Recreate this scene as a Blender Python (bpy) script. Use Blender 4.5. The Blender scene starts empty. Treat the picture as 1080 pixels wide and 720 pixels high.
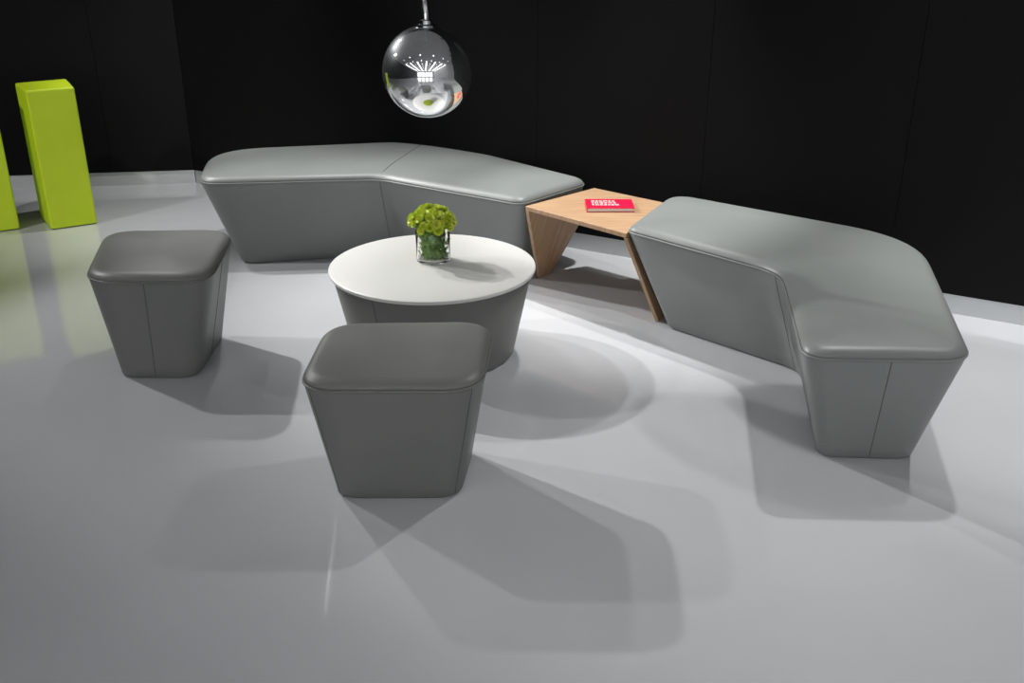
import bpy, bmesh, math, random
from mathutils import Vector, Matrix
random.seed(7)
S=bpy.context.scene
S.view_settings.view_transform='Standard'
S.view_settings.look='None'
def lin(c): return tuple(((x/255)/12.92 if x/255<=.04045 else (((x/255)+.055)/1.055)**2.4) for x in c)+(1,)

# ---------------------------------------------------------------- materials
def mat(name,col,rough=.5,metal=0,**k):
    m=bpy.data.materials.new(name); m.use_nodes=True
    b=m.node_tree.nodes['Principled BSDF']
    b.inputs['Base Color'].default_value=col
    b.inputs['Roughness'].default_value=rough
    b.inputs['Metallic'].default_value=metal
    for a,v in k.items(): b.inputs[a.replace('_',' ')].default_value=v
    return m
def N(m,t,**p):
    n=m.node_tree.nodes.new(t)
    for a,v in p.items():
        if a in n.inputs: n.inputs[a].default_value=v
        else: setattr(n,a,v)
    return n
def L(m,a,b): m.node_tree.links.new(a,b)
def bump(m,scale,strength,dist=.001,detail=3,vec='Object'):
    tc=N(m,'ShaderNodeTexCoord'); n=N(m,'ShaderNodeTexNoise'); n.inputs['Scale'].default_value=scale; n.inputs['Detail'].default_value=detail
    b=N(m,'ShaderNodeBump'); b.inputs['Strength'].default_value=strength; b.inputs['Distance'].default_value=dist
    L(m,tc.outputs[vec],n.inputs['Vector']); L(m,n.outputs['Fac'],b.inputs['Height'])
    L(m,b.outputs['Normal'],m.node_tree.nodes['Principled BSDF'].inputs['Normal'])
    return n
def mottle(m,c1,c2,scale,detail=3):
    tc=N(m,'ShaderNodeTexCoord'); n=N(m,'ShaderNodeTexNoise'); n.inputs['Scale'].default_value=scale; n.inputs['Detail'].default_value=detail
    r=N(m,'ShaderNodeValToRGB'); r.color_ramp.elements[0].color=c1; r.color_ramp.elements[1].color=c2
    r.color_ramp.elements[0].position=.3; r.color_ramp.elements[1].position=.7
    L(m,tc.outputs['Object'],n.inputs['Vector']); L(m,n.outputs['Fac'],r.inputs['Fac'])
    L(m,r.outputs['Color'],m.node_tree.nodes['Principled BSDF'].inputs['Base Color'])

M_leather=mat('grey_leather',lin((128,131,129)),.42,Specular_IOR_Level=.45)
mottle(M_leather,lin((120,125,123)),lin((126,130,128)),3); bump(M_leather,350,.18,.0006)
M_leather2=mat('dark_grey_leather',lin((108,108,104)),.44,Specular_IOR_Level=.42)
mottle(M_leather2,lin((106,108,105)),lin((112,113,110)),3); bump(M_leather2,350,.18,.0006)
M_seam=mat('seam_thread',lin((85,88,86)),.6)
mottle(M_seam,lin((76,79,77)),lin((86,88,86)),40)
M_floor=mat('epoxy_floor',lin((190,193,194)),.08,Coat_Weight=.4,Coat_Roughness=.04)
mottle(M_floor,lin((190,192,195)),lin((199,201,204)),.8)
nf=bump(M_floor,5,.15,.01,2)
M_white=mat('white_laminate',lin((205,205,200)),.4)
mottle(M_white,lin((208,208,204)),lin((213,213,209)),2)
M_wall=mat('black_panel',lin((20,20,21)),.6,Specular_IOR_Level=.15); mottle(M_wall,lin((6,6,7)),lin((9,9,10)),1.5)
M_gap=mat('panel_joint',lin((6,6,6)),.8)
M_base=mat('brushed_aluminium',lin((205,208,209)),.35,.25)
bump(M_base,60,.1,.001)
M_green=mat('lime_upholstery',lin((182,214,14)),.55); mottle(M_green,lin((192,218,24)),lin((200,224,34)),5); bump(M_green,300,.15,.0006)
# metallised glass: mirror coat over a hazy silvered layer
M_chrome=mat('mirror_glass',lin((245,246,247)),.008,1)
b0=M_chrome.node_tree.nodes['Principled BSDF']; out=M_chrome.node_tree.nodes['Material Output']
haze=N(M_chrome,'ShaderNodeBsdfPrincipled'); haze.inputs['Base Color'].default_value=lin((190,193,196)); haze.inputs['Roughness'].default_value=.35; haze.inputs['Metallic'].default_value=.7
mx=N(M_chrome,'ShaderNodeMixShader'); mx.inputs[0].default_value=.1
L(M_chrome,b0.outputs[0],mx.inputs[1]);L(M_chrome,haze.outputs[0],mx.inputs[2]);L(M_chrome,mx.outputs[0],out.inputs['Surface'])
M_steel=mat('polished_steel',lin((190,190,192)),.12,1)
M_cord=mat('clear_cord',lin((150,152,155)),.3)
M_ceil=mat('grey_ceiling',lin((170,170,172)),.8); mottle(M_ceil,lin((166,166,168)),lin((174,174,176)),2)
M_room=mat('showroom_wall',lin((160,160,160)),.8); mottle(M_room,lin((175,175,175)),lin((188,188,188)),1)
M_black=mat('black_metal',lin((25,25,26)),.4,.3)
M_red=mat('red_cover',lin((205,18,60)),.35)
M_paper=mat('paper',lin((235,232,225)),.7)
M_glass=mat('vase_glass',(1,1,1,1),.02,0,Transmission_Weight=1.0,IOR=1.3)
M_stem=mat('flower_stem',lin((110,150,65)),.5)
M_leaf=mat('flower_leaf',lin((115,160,60)),.5)
M_petal=mat('flower_petal',lin((165,200,40)),.55)
mottle(M_petal,lin((185,205,40)),lin((228,238,105)),30)
def emat(name,col,s):
    m=mat(name,col); b=m.node_tree.nodes['Principled BSDF']
    b.inputs['Emission Color'].default_value=col; b.inputs['Emission Strength'].default_value=s; return m
M_led=emat('led_diffuser',(1,.99,.98,1),6.6)
M_glow=emat('added_glow_face',(.97,.98,1,1),3)  # glow of the boxes added for the pendant to reflect
# wood
M_wood=mat('oak_veneer',lin((186,152,120)),.45)
tc=N(M_wood,'ShaderNodeTexCoord'); mp=N(M_wood,'ShaderNodeMapping'); mp.inputs['Rotation'].default_value=(0,0,math.radians(33)); mp.inputs['Scale'].default_value=(2.2,40,2.2)
nz=N(M_wood,'ShaderNodeTexNoise'); nz.inputs['Scale'].default_value=2.2; nz.inputs['Detail'].default_value=6
rp=N(M_wood,'ShaderNodeValToRGB')
rp.color_ramp.elements[0].position=.3; rp.color_ramp.elements[0].color=lin((155,122,92)); rp.color_ramp.elements[1].position=.72; rp.color_ramp.elements[1].color=lin((184,152,119))
L(M_wood,tc.outputs['Object'],mp.inputs['Vector']);L(M_wood,mp.outputs['Vector'],nz.inputs['Vector']);L(M_wood,nz.outputs['Fac'],rp.inputs['Fac'])
L(M_wood,rp.outputs['Color'],M_wood.node_tree.nodes['Principled BSDF'].inputs['Base Color'])

# ---------------------------------------------------------------- mesh helpers
def empty(name,loc=(0,0,0)):
    e=bpy.data.objects.new(name,None); S.collection.objects.link(e); e.location=loc; e.empty_display_size=.1; return e
def obj(name,verts,faces,m,parent=None,smooth=None,bevel=0,segs=3):
    me=bpy.data.meshes.new(name); me.from_pydata([tuple(v) for v in verts],[],faces); me.update()
    bm=bmesh.new(); bm.from_mesh(me); bmesh.ops.recalc_face_normals(bm,faces=bm.faces); bm.to_mesh(me); bm.free()
    me.materials.append(m)
    o=bpy.data.objects.new(name,me); S.collection.objects.link(o)
    if parent:
        o.parent=parent; o.matrix_parent_inverse=Matrix.Translation(-Vector(parent.location))
    if smooth is not None:
        me.polygons.foreach_set('use_smooth',[True]*len(me.polygons)); me.set_sharp_from_angle(angle=math.radians(smooth))
    if bevel:
        md=o.modifiers.new('bevel','BEVEL'); md.width=bevel; md.segments=segs; md.limit_method='ANGLE'
    return o
def prism(name,poly,z0,z1,m,parent=None,bevel=0,**k):
    n=len(poly); v=[(x,y,z0) for x,y in poly]+[(x,y,z1) for x,y in poly]
    f=[tuple(range(n))[::-1],tuple(range(n,2*n))]+[(i,(i+1)%n,n+(i+1)%n,n+i) for i in range(n)]
    return obj(name,v,f,m,parent,bevel=bevel,**k)
def slab(name,quad,off,m,parent=None,bevel=0):
    """solid from 4 3-D points extruded by the vector off"""
    q=[Vector(p) for p in quad]; off=Vector(off)
    v=q+[p+off for p in q]; n=4
    f=[(0,1,2,3),(7,6,5,4)]+[(i,(i+1)%n,n+(i+1)%n,n+i) for i in range(n)]
    return obj(name,v,f,m,parent,bevel=bevel)
def tube(name,pts,r,m,parent=None,closed=False,res=8):
    """swept tube mesh"""
    P=[Vector(p) for p in pts]; n=len(P); V=[];F=[]
    for i,p in enumerate(P):
        a=P[(i-1)%n] if closed or i>0 else P[i]; b=P[(i+1)%n] if closed or i<n-1 else P[i]
        t=(b-a).normalized(); up=Vector((0,0,1)) if abs(t.z)<.9 else Vector((1,0,0))
        s=t.cross(up).normalized(); u=s.cross(t).normalized()
        for k in range(res):
            an=2*math.pi*k/res; V.append(p+s*math.cos(an)*r+u*math.sin(an)*r)
    for i in range(n if closed else n-1):
        j=(i+1)%n
        for k in range(res): F.append((i*res+k,i*res+(k+1)%res,j*res+(k+1)%res,j*res+k))
    if not closed: F+= [tuple(range(res))[::-1],tuple((n-1)*res+k for k in range(res))]
    return obj(name,V,F,m,parent,smooth=60)
def lathe(name,prof,m,c=(0,0),parent=None,n=96,smooth=35):
    V=[];F=[]
    for r,z in prof:
        for k in range(n):
            a=2*math.pi*k/n; V.append((c[0]+r*math.cos(a),c[1]+r*math.sin(a),z))
    for i in range(len(prof)-1):
        for k in range(n): F.append((i*n+k,i*n+(k+1)%n,(i+1)*n+(k+1)%n,(i+1)*n+k))
    F.append(tuple(range(n))[::-1]); F.append(tuple((len(prof)-1)*n+k for k in range(n)))
    return obj(name,V,F,m,parent,smooth=smooth)
NA=10;NE=8
def outline(c,t):
    n=len(c);c=[Vector(p) for p in c];A=[]
    for i in range(n):
        p,q,r=c[i-1],c[i],c[(i+1)%n]
        l1=(p-q).length;l2=(r-q).length
        ti=min(t[i],.46*l1,.46*l2)
        a=q+(p-q).normalized()*ti; b=q+(r-q).normalized()*ti
        arc=[]
        for k in range(NA+1):
            s=k/NA; q1=(1-s)**2*a+2*s*(1-s)*q+s*s*b
            arc.append(q1)
        A.append(arc)
    out=[]
    for i in range(n):
        out+=A[i]; a=A[i][-1]; b=A[(i+1)%n][0]
        for k in range(1,NE+1): out.append(a.lerp(b,k/(NE+1)))
    return out
STEP=NA+1+NE
def inset(c,d):
    c=[Vector(p) for p in c];n=len(c);out=[]
    for i in range(n):
        p,q,r=c[i-1],c[i],c[(i+1)%n]
        e1=(q-p).normalized();e2=(r-q).normalized()
        n1=Vector((-e1.y,e1.x));n2=Vector((-e2.y,e2.x))
        den=1+n1.dot(n2); out.append(q+(n1+n2)*d/den)
    return out
def crown_z(d,W,edge=.026,dome=.018):
    x=min(max(d,0)/.04,1); y=min(max(d,0)/W,1)
    return edge*math.sqrt(max(0,1-(1-x)**2))+dome*(1-(1-y)**2)
def pdist(pt,c):
    best=9
    for i in range(len(c)):
        a=Vector(c[i]);b=Vector(c[(i+1)%len(c)]);ab=b-a
        s=max(0,min(1,(pt-a).dot(ab)/ab.dot(ab))); best=min(best,(pt-a-ab*s).length)
    return best
def upholstered(name,top,bot,tt,tb,zs,W,m,seams=(),folds=(),top_m=None):
    e=empty(name,(sum(p[0] for p in bot)/len(bot),sum(p[1] for p in bot)/len(bot),0))
    ot=outline(top,tt);ob=outline(bot,tb);n=len(ot)
    lay=[]
    lay.append([(p.x,p.y,0) for p in outline(inset(bot,.012),tb)])
    lay.append([(p.x,p.y,.012) for p in ob])
    K=10;z1=zs-.006
    for k in range(1,K+1):
        s=k/K; lay.append([(a.x+(b.x-a.x)*s,a.y+(b.y-a.y)*s,.012+(z1-.012)*s) for a,b in zip(ob,ot)])
    g=outline(inset(top,.007),tt); lay.append([(p.x,p.y,zs) for p in g])
    def build(lay,nm,mm):
        V=[v for l in lay for v in l];F=[]
        for i in range(len(lay)-1):
            for k in range(n): F.append((i*n+k,i*n+(k+1)%n,(i+1)*n+(k+1)%n,(i+1)*n+k))
        F.append(tuple(range(n))[::-1]);F.append(tuple((len(lay)-1)*n+k for k in range(n)))
        return obj(nm,V,F,mm,e,smooth=50)
    build(lay,'body',m)
    lay=[]
    ds=[.004,.001,.0015,.003,.006,.010,.016,.023,.031,.04,.055,.075,.1]
    d=.1
    while d<W-.02: d+=.02; ds.append(min(d,W))
    for j,d in enumerate(ds):
        z=zs+ (0 if j==0 else .003+crown_z(d,W))
        lay.append([(p.x,p.y,z) for p in outline(inset(top,d),[max(.02,t-d*.55) for t in tt])])
    build(lay,'cushion',top_m or m)
    tube('piping',[(p.x,p.y,zs) for p in ot],.0048,top_m or m,e,closed=True)
    for j,k in enumerate(seams):
        a=ob[k];b=ot[k]; tube('seam_%d'%(j+1),[(a.x,a.y,.014),(b.x,b.y,z1)],.0018,M_seam,e)
    for j,(a,b) in enumerate(folds):
        a=Vector(a);b=Vector(b);pts=[]
        for k in range(41):
            p=a.lerp(b,k/40); d=pdist(p,top)
            pts.append((p.x,p.y,zs+.003+crown_z(d,W)+.0002))
        tube('fold_seam_%d'%(j+1),pts[1:-1],.0013,M_seam,e)
    return e
def sc(P,k=.986): return [(x*k,y*k) for x,y in P]
ZS=.46
# ---------------------------------------------------------------- benches (CCW)
b1_top=sc([(-1.75,5.43),(-.745,5.53),(.045,5.01),(.43,5.44),(-.52,6.46),(-1.88,6.18)])
b1_bot=[(-1.545,5.34),(-.69,5.52),(.03,5.13),(.30,5.45),(-.50,6.16),(-1.60,6.0)]
mid=lambda i:i*STEP+NA//2
upholstered('angled_bench',b1_top,b1_bot,[.13,.08,.07,.09,.35,.34],[.1,.06,.05,.07,.2,.15],ZS,.24,M_leather,
   seams=(mid(1),mid(4)),folds=((b1_top[1],b1_top[4]),))
b2_top=sc([(.545,4.545),(1.13,3.94),(.995,3.09),(1.56,3.07),(1.865,4.36),(.85,5.15)])
b2_bot=[(.74,4.42),(1.25,3.92),(1.12,3.18),(1.465,3.16),(1.67,4.10),(.96,4.80)]
upholstered('angled_bench',b2_top,b2_bot,[.05,.13,.09,.10,.33,.13],[.04,.10,.06,.06,.2,.08],ZS,.24,M_leather,
   seams=(2*STEP+NA+5,mid(1)),folds=())
# ---------------------------------------------------------------- ottomans
A_top=[(-.678,2.80),(-.096,2.80),(-.066,3.33),(-.665,3.31)]
A_bot=[(-.608,2.90),(-.178,2.90),(-.14,3.25),(-.595,3.25)]
upholstered('square_ottoman',A_top,A_bot,[.13]*4,[.08]*4,ZS,.25,M_leather2,seams=(mid(0),mid(1)))
B_top=[(-1.735,3.79),(-1.225,3.79),(-1.29,4.45),(-1.88,4.42)]
B_bot=[(-1.685,3.85),(-1.345,3.85),(-1.355,4.33),(-1.74,4.33)]
upholstered('square_ottoman',B_top,B_bot,[.14]*4,[.08]*4,ZS,.25,M_leather2,seams=(NA+4,STEP+NA+4))
# ---------------------------------------------------------------- round table
tcx,tcy=-.352,4.18
t=empty('round_coffee_table',(tcx,tcy,0))
lathe('base',[(.35,0),(.362,.01),(.438,.374),(.436,.38),(.42,.384)],M_leather2,(tcx,tcy),t)
lathe('tabletop',[(.42,.384),(.448,.385),(.455,.389),(.457,.396),(.455,.402),(.448,.405),(.2,.4055)],M_white,(tcx,tcy),t,n=128)
for j,a in enumerate((-120,60)):
    a=math.radians(a);c,s=math.cos(a),math.sin(a)
    tube('seam_%d'%(j+1),[(tcx+.3625*c,tcy+.3625*s,.012),(tcx+.4385*c,tcy+.4385*s,.372)],.0016,M_seam,t)
# ---------------------------------------------------------------- wood link table
w=empty('oak_side_table',(.45,4.9,0))
zt,zb=.455,.432
FLw,BLw,BRw,FRw=(.068,4.945),(.448,5.305),(.80,5.0),(.535,4.475)
prism('top_panel',[FLw,FRw,BRw,BLw],zb,zt,M_wood,w,bevel=.003)
slab('leg_1',[(FLw[0],FLw[1],zb),(BLw[0],BLw[1],zb),(.205,5.225,0),(.135,5.135,0)],(.016,-.016,0),M_wood,w,.002)
slab('leg_2',[(FRw[0]-.012,FRw[1]+.006,zb),(BRw[0]-.012,BRw[1]+.006,zb),(.845,4.78,0),(.70,4.50,0)],(.016,-.008,0),M_wood,w,.002)
# ---------------------------------------------------------------- book
bk=empty('paperback_book',(.5,4.95,.456)); 
def box(name,x0,x1,y0,y1,z0,z1,m,parent=None,bevel=0): return prism(name,[(x0,y0),(x1,y0),(x1,y1),(x0,y1)],z0,z1,m,parent,bevel)
bx0,bx1,by0,by1=.375,.615,4.83,5.0
box('cover_back',bx0,bx1,by0,by1,.4555,.4580,M_red,bk)
box('pages',bx0+.003,bx1-.004,by0+.004,by1-.004,.458,.474,M_paper,bk)
box('spine',bx0,bx0+.003,by0,by1,.458,.474,M_red,bk)
box('cover_front',bx0,bx1,by0,by1,.474,.4765,M_red,bk)
LV=[];LF=[]
def bar(x0,x1,y0,y1):
    b0=len(LV)
    for z in (.4765,.4768):
        LV.extend([(x0,y0,z),(x1,y0,z),(x1,y1,z),(x0,y1,z)])
    for f in ((4,5,6,7),(0,1,5,4),(1,2,6,5),(2,3,7,6),(3,0,4,7)): LF.append(tuple(b0+i for i in f))
for r in range(3):
    x=bx0+.03
    for k in range(7):
        wd=random.choice([.012,.016,.02]); y=by1-.028-r*.034
        if x+wd<bx1-.07:
            bar(x,x+.005,y-.022,y); bar(x,x+wd,y-.006,y)
            if k%2: bar(x+wd-.005,x+wd,y-.022,y)
            else: bar(x,x+wd,y-.022,y-.017)
        x+=wd+.006
obj('title_lettering',LV,LF,M_paper,bk)
# ---------------------------------------------------------------- vase with flowers
vx,vy,vz=-.352,4.24,.4057
v=empty('flower_vase',(vx,vy,vz))
R=.076;H=.14
lathe('glass',[(R-.004,vz),(R,vz+.004),(R,vz+H-.002),(R-.001,vz+H),(R-.003,vz+H-.001),(R-.0035,vz+.012),(R-.008,vz+.009)],M_glass,(vx,vy),v,n=64)
stems_v=[];stems_f=[]
def add_tube(V,F,pts,r,res=6):
    P=[Vector(p) for p in pts];b0=len(V)
    for i,p in enumerate(P):
        a=P[max(i-1,0)];b=P[min(i+1,len(P)-1)];tt=(b-a).normalized();s=tt.cross(Vector((1,.1,0))).normalized();u=s.cross(tt)
        for k in range(res):
            an=2*math.pi*k/res;V.append(p+s*math.cos(an)*r+u*math.sin(an)*r)
    for i in range(len(P)-1):
        for k in range(res):F.append((b0+i*res+k,b0+i*res+(k+1)%res,b0+(i+1)*res+(k+1)%res,b0+(i+1)*res+k))
petV=[];petF=[];leafV=[];leafF=[]
def petal(V,F,base,d,up,l,wd):
    s=d.cross(up).normalized();b0=len(V)
    for (a,ww,h) in ((0,.35,0),(.5,1,.12),(.85,.75,.32),(1,.12,.5)):
        c=base+d*l*a+up*l*h; V.append(c-s*wd*ww/2);V.append(c+s*wd*ww/2)
    for i in range(3):F.append((b0+2*i,b0+2*i+1,b0+2*i+3,b0+2*i+2))
def blossom(c,nrm,r):
    nrm=nrm.normalized();t1=nrm.cross(Vector((.3,.9,.2))).normalized();t2=nrm.cross(t1)
    for ring,(el,ln,cnt) in enumerate(((-12,.95,13),(5,1.0,14),(25,.95,13),(42,.86,12),(58,.75,9),(74,.62,7),(87,.52,4))):
        for k in range(cnt):
            a=2*math.pi*(k+.5*ring+random.uniform(-.15,.15))/cnt;e=math.radians(el)
            h=(t1*math.cos(a)+t2*math.sin(a))
            d=(h*math.cos(e)+nrm*math.sin(e)).normalized();up=(nrm*math.cos(e)-h*math.sin(e)).normalized()
            petal(petV,petF,c,d,up,r*ln,r*.36)
hc=Vector((vx,vy,vz+H+.03))
NB=46
for i in range(NB):
    g=(i+.5)/NB; ph=i*2.39996; el=math.asin(1-g*1.2)
    d=Vector((math.cos(ph)*math.cos(el),math.sin(ph)*math.cos(el),math.sin(el)))
    c=hc+Vector((d.x*.09,d.y*.09,d.z*.062))+Vector([random.uniform(-.007,.007) for _ in range(3)])
    blossom(c,d+Vector((0,0,.25)),random.uniform(.019,.025))
    ra=random.uniform(.45,1); an=ph+2.5
    a=Vector((vx+math.cos(an)*.064*ra,vy+math.sin(an)*.064*ra,vz+.014))
    an2=ph+1.3
    m_=Vector((vx+math.cos(an2)*.064*ra,vy+math.sin(an2)*.064*ra,vz+H-.01))
    add_tube(stems_v,stems_f,[a,a.lerp(m_,.5),m_,c],.0026)
    petal(leafV,leafF,hc+Vector((d.x*.05,d.y*.05,-.02)),Vector((d.x,d.y,-.05)).normalized(),Vector((0,0,1)),.045,.02)
for i in range(330):
    an=random.uniform(0,6.283);rr=.066*math.sqrt(random.random())
    p_=Vector((vx+rr*math.cos(an),vy+rr*math.sin(an),vz+.015+random.random()*(H-.03)))
    an+=random.uniform(1.2,1.9)*random.choice((-1,1))
    dd=Vector((math.cos(an)*.45,math.sin(an)*.45,random.uniform(.3,.9))).normalized()
    if Vector((p_.x+dd.x*.032-vx,p_.y+dd.y*.032-vy)).length<R-.006:
        petal(leafV,leafF,p_,dd,Vector((math.cos(an+1.57),math.sin(an+1.57),.2)).normalized(),random.uniform(.02,.032),.014)
obj('stems',stems_v,stems_f,M_stem,v,smooth=60)
obj('blossoms',petV,petF,M_petal,v)
obj('leaves',leafV,leafF,M_leaf,v)
# ---------------------------------------------------------------- green pillars
def pillar(pts):
    c=(sum(p[0] for p in pts)/4,sum(p[1] for p in pts)/4)
    e=empty('lime_display_plinth',(c[0],c[1],0))
    prism('block',pts,0.004,.86,M_green,e,bevel=.012)
    prism('base_plate',[tuple(Vector(c)+(Vector(p)-Vector(c))*.93) for p in pts],0,.006,M_black,e)
    return e
P1=[(-2.885,6.0),(-2.65,6.14),(-2.83,6.46),(-3.08,6.29)]
pillar(P1); pillar([(x-.44,y-.12) for x,y in P1])
# ---------------------------------------------------------------- pendant
CZ=3.4
px,py,pz,pr=-.377,4.55,1.182,.2
p=empty('mirror_ball_pendant',(px,py,pz))
prof=[]
for k in range(49):
    a=-math.pi/2+math.pi*k/48*.93
    prof.append((max(.0005,pr*math.cos(a)),pz+pr*math.sin(a)))
lathe('globe',prof,M_chrome,(px,py),p,n=96,smooth=60)
zt_=pz+pr
lathe('collar',[(.05,zt_-.008),(.05,zt_+.0),(.034,zt_+.006),(.032,zt_+.02),(.02,zt_+.024),(.02,zt_+.05),(.012,zt_+.1),(.005,zt_+.11)],M_steel,(px,py),p,n=48)
tube('cord',[(px,py,zt_+.1),(px,py,CZ-.02)],.005,M_cord,p)
lathe('ceiling_rose',[(.05,CZ-.025),(.06,CZ-.02),(.06,CZ-.001)],M_steel,(px,py),p,n=48)
# ---------------------------------------------------------------- room
K0=Vector((-2.32,7.16)); dr=Vector((1,-.568)).normalized(); dl=Vector((-1,-.13)).normalized()
K1=K0+dr*8.2; KL=K0+dl*3.9
YF=-9
def wallbox(name,a,b,th,z0,z1,m,parent=None,bevel=0,off=0):
    a=Vector(a);b=Vector(b);d=(b-a).normalized();nn=Vector((-d.y,d.x))
    a=a+nn*off;b=b+nn*off
    return prism(name,[tuple(a),tuple(b),tuple(b+nn*th),tuple(a+nn*th)],z0,z1,m,parent,bevel)
prism('floor',[(KL.x-.3,YF-.3),(K1.x+.3,YF-.3),(K1.x+.3,8),(KL.x-.3,8)],-.1,0,M_floor)
prism('ceiling',[(KL.x-.3,YF-.3),(K1.x+.3,YF-.3),(K1.x+.3,8),(KL.x-.3,8)],CZ,CZ+.1,M_ceil)
def panelled(name,a,b,first,step):
    a=Vector(a);b=Vector(b);Ln=(b-a).length;d=(b-a)/Ln
    e=empty(name,(a.x,a.y,0))
    wallbox('backing',a,b,.1,0,CZ,M_gap,e,off=.03)
    s=0;e_=first;i=0
    while s<Ln-.01:
        t_=min(e_,Ln)
        wallbox('panel_%d'%(i+1),a+d*(s+.001),a+d*(t_-.001),.028,.10,CZ,M_wall,e,bevel=.0006)
        s=t_;e_=s+step;i+=1
    return e
j=(.143-K0.x)/dr.x
panelled('wall_back',K0,K1,j,1.01)
panelled('wall_left_back',KL,K0,3.9-.57,1.4)
wallbox('baseboard_back',K0,K1,.02,0,.1,M_base,off=.008)
wallbox('baseboard_left_back',KL,K0,.02,0,.1,M_base,off=.008)
wallbox('wall_left',(KL.x,YF),KL,.1,0,CZ,M_wall)
wallbox('wall_right',K1,(K1.x,YF),.1,0,CZ,M_room)
wallbox('wall_front',(K1.x,YF),(KL.x,YF),.1,0,CZ,M_room)
# glowing boxes added on the unseen front wall to brighten the pendant's reflection
for i,x in enumerate((-4.2,-1.9,.4,2.7)):
    e=empty('added_glow_box',(x,YF,0))
    box('frame',x-.95,x+.95,YF+.001,YF+.09,.25,2.75,M_black,e)
    box('face',x-.9,x+.9,YF+.09,YF+.1,.3,2.7,M_glow,e)
# ceiling led strips of the showroom
for i,x in enumerate((-5,-3.4,-1.8,-.2,1.4,3.0,4.4)):
    e=empty('ceiling_light_strip',(x,-2,CZ))
    box('housing',x-.09,x+.09,-8.5,1.2,CZ-.05,CZ-.001,M_black,e)
    box('diffuser',x-.075,x+.075,-8.48,1.18,CZ-.056,CZ-.05,M_led,e)
# glowing discs added between the strips for points of light in the pendant
DV=[];DF=[]
for x in (-4.2,-2.6,-1.0,.6,2.2,3.7):
    for yy in range(10):
        b_=len(DV)
        for z_ in (CZ-.012,CZ-.001):
            for k in range(16): DV.append((x+.06*math.cos(k*math.pi/8),2.6-1.2*yy+.06*math.sin(k*math.pi/8),z_))
        DF.append(tuple(b_+k for k in range(16))[::-1])
        for k in range(16): DF.append((b_+k,b_+(k+1)%16,b_+16+(k+1)%16,b_+16+k))
obj('added_glow_discs',DV,DF,M_led)
# spotlights
def spot(loc,tgt,power,angle=60,blend=.5,rad=.05,col=(1,.99,.98)):
    loc=Vector(loc);tgt=Vector(tgt);d=(tgt-loc).normalized()
    e=empty('track_spotlight',loc)
    q=d.to_track_quat('-Z','Y').to_matrix()
    def ring(r,s): return [loc+q@Vector((r*math.cos(2*math.pi*k/24),r*math.sin(2*math.pi*k/24),s)) for k in range(24)]
    V=[];F=[]
    rings=[(.075,.065),(.08,.065),(.08,.21),(.03,.23),(.03,.075),(.075,.075)]
    for r,s in rings: V+=ring(r,s)
    for i in range(len(rings)-1):
        for k in range(24):F.append((i*24+k,i*24+(k+1)%24,(i+1)*24+(k+1)%24,(i+1)*24+k))
    obj('can',V,F,M_black,e,smooth=40)
    tube('arm',[loc-d*.14,Vector((loc.x-d.x*.14,loc.y-d.y*.14,CZ-.001))],.01,M_black,e)
    ld=bpy.data.lights.new('beam','SPOT');ld.energy=power;ld.spot_size=math.radians(angle);ld.spot_blend=blend;ld.shadow_soft_size=rad;ld.color=col
    lo=bpy.data.objects.new('beam',ld);S.collection.objects.link(lo);lo.parent=e
    lo.location=(0,0,0);lo.rotation_euler=d.to_track_quat('-Z','Y').to_euler()
Z=3.1
spot((-3.3,6.45,Z),(.45,4.2,0),640,45,.7)
spot((-2.5,6.6,Z),(.6,4.15,0),270,42,.7)
spot((-4.3,5.3,Z),(-.9,4.15,0),270,46,.6)
spot((1.9,4.5,Z),(1.3,3.6,0),150,72,.6)
spot((2.6,4.0,Z),(2.35,3.7,0),260,50,.8)
spot((.6,5.2,Z),(.6,4.9,0),340,44,.7)
spot((-1.2,6.3,Z),(-1.0,5.7,0),130,70,.7)
spot((-4.6,3.6,Z),(-3.0,6.2,.5),220,42,.8)
spot((-2.2,6.3,Z),(-2.0,6.7,0),180,60,.8)
# ---------------------------------------------------------------- world + camera
W=bpy.data.worlds.new('world');S.world=W;W.use_nodes=True
W.node_tree.nodes['Background'].inputs['Color'].default_value=(.02,.02,.02,1)
cd=bpy.data.cameras.new('camera');cd.sensor_width=36;cd.lens=35;cd.clip_start=.05
co=bpy.data.objects.new('camera',cd);S.collection.objects.link(co)
co.location=(0,0,1.85);co.rotation_euler=(math.radians(66.5),0,0);S.camera=co
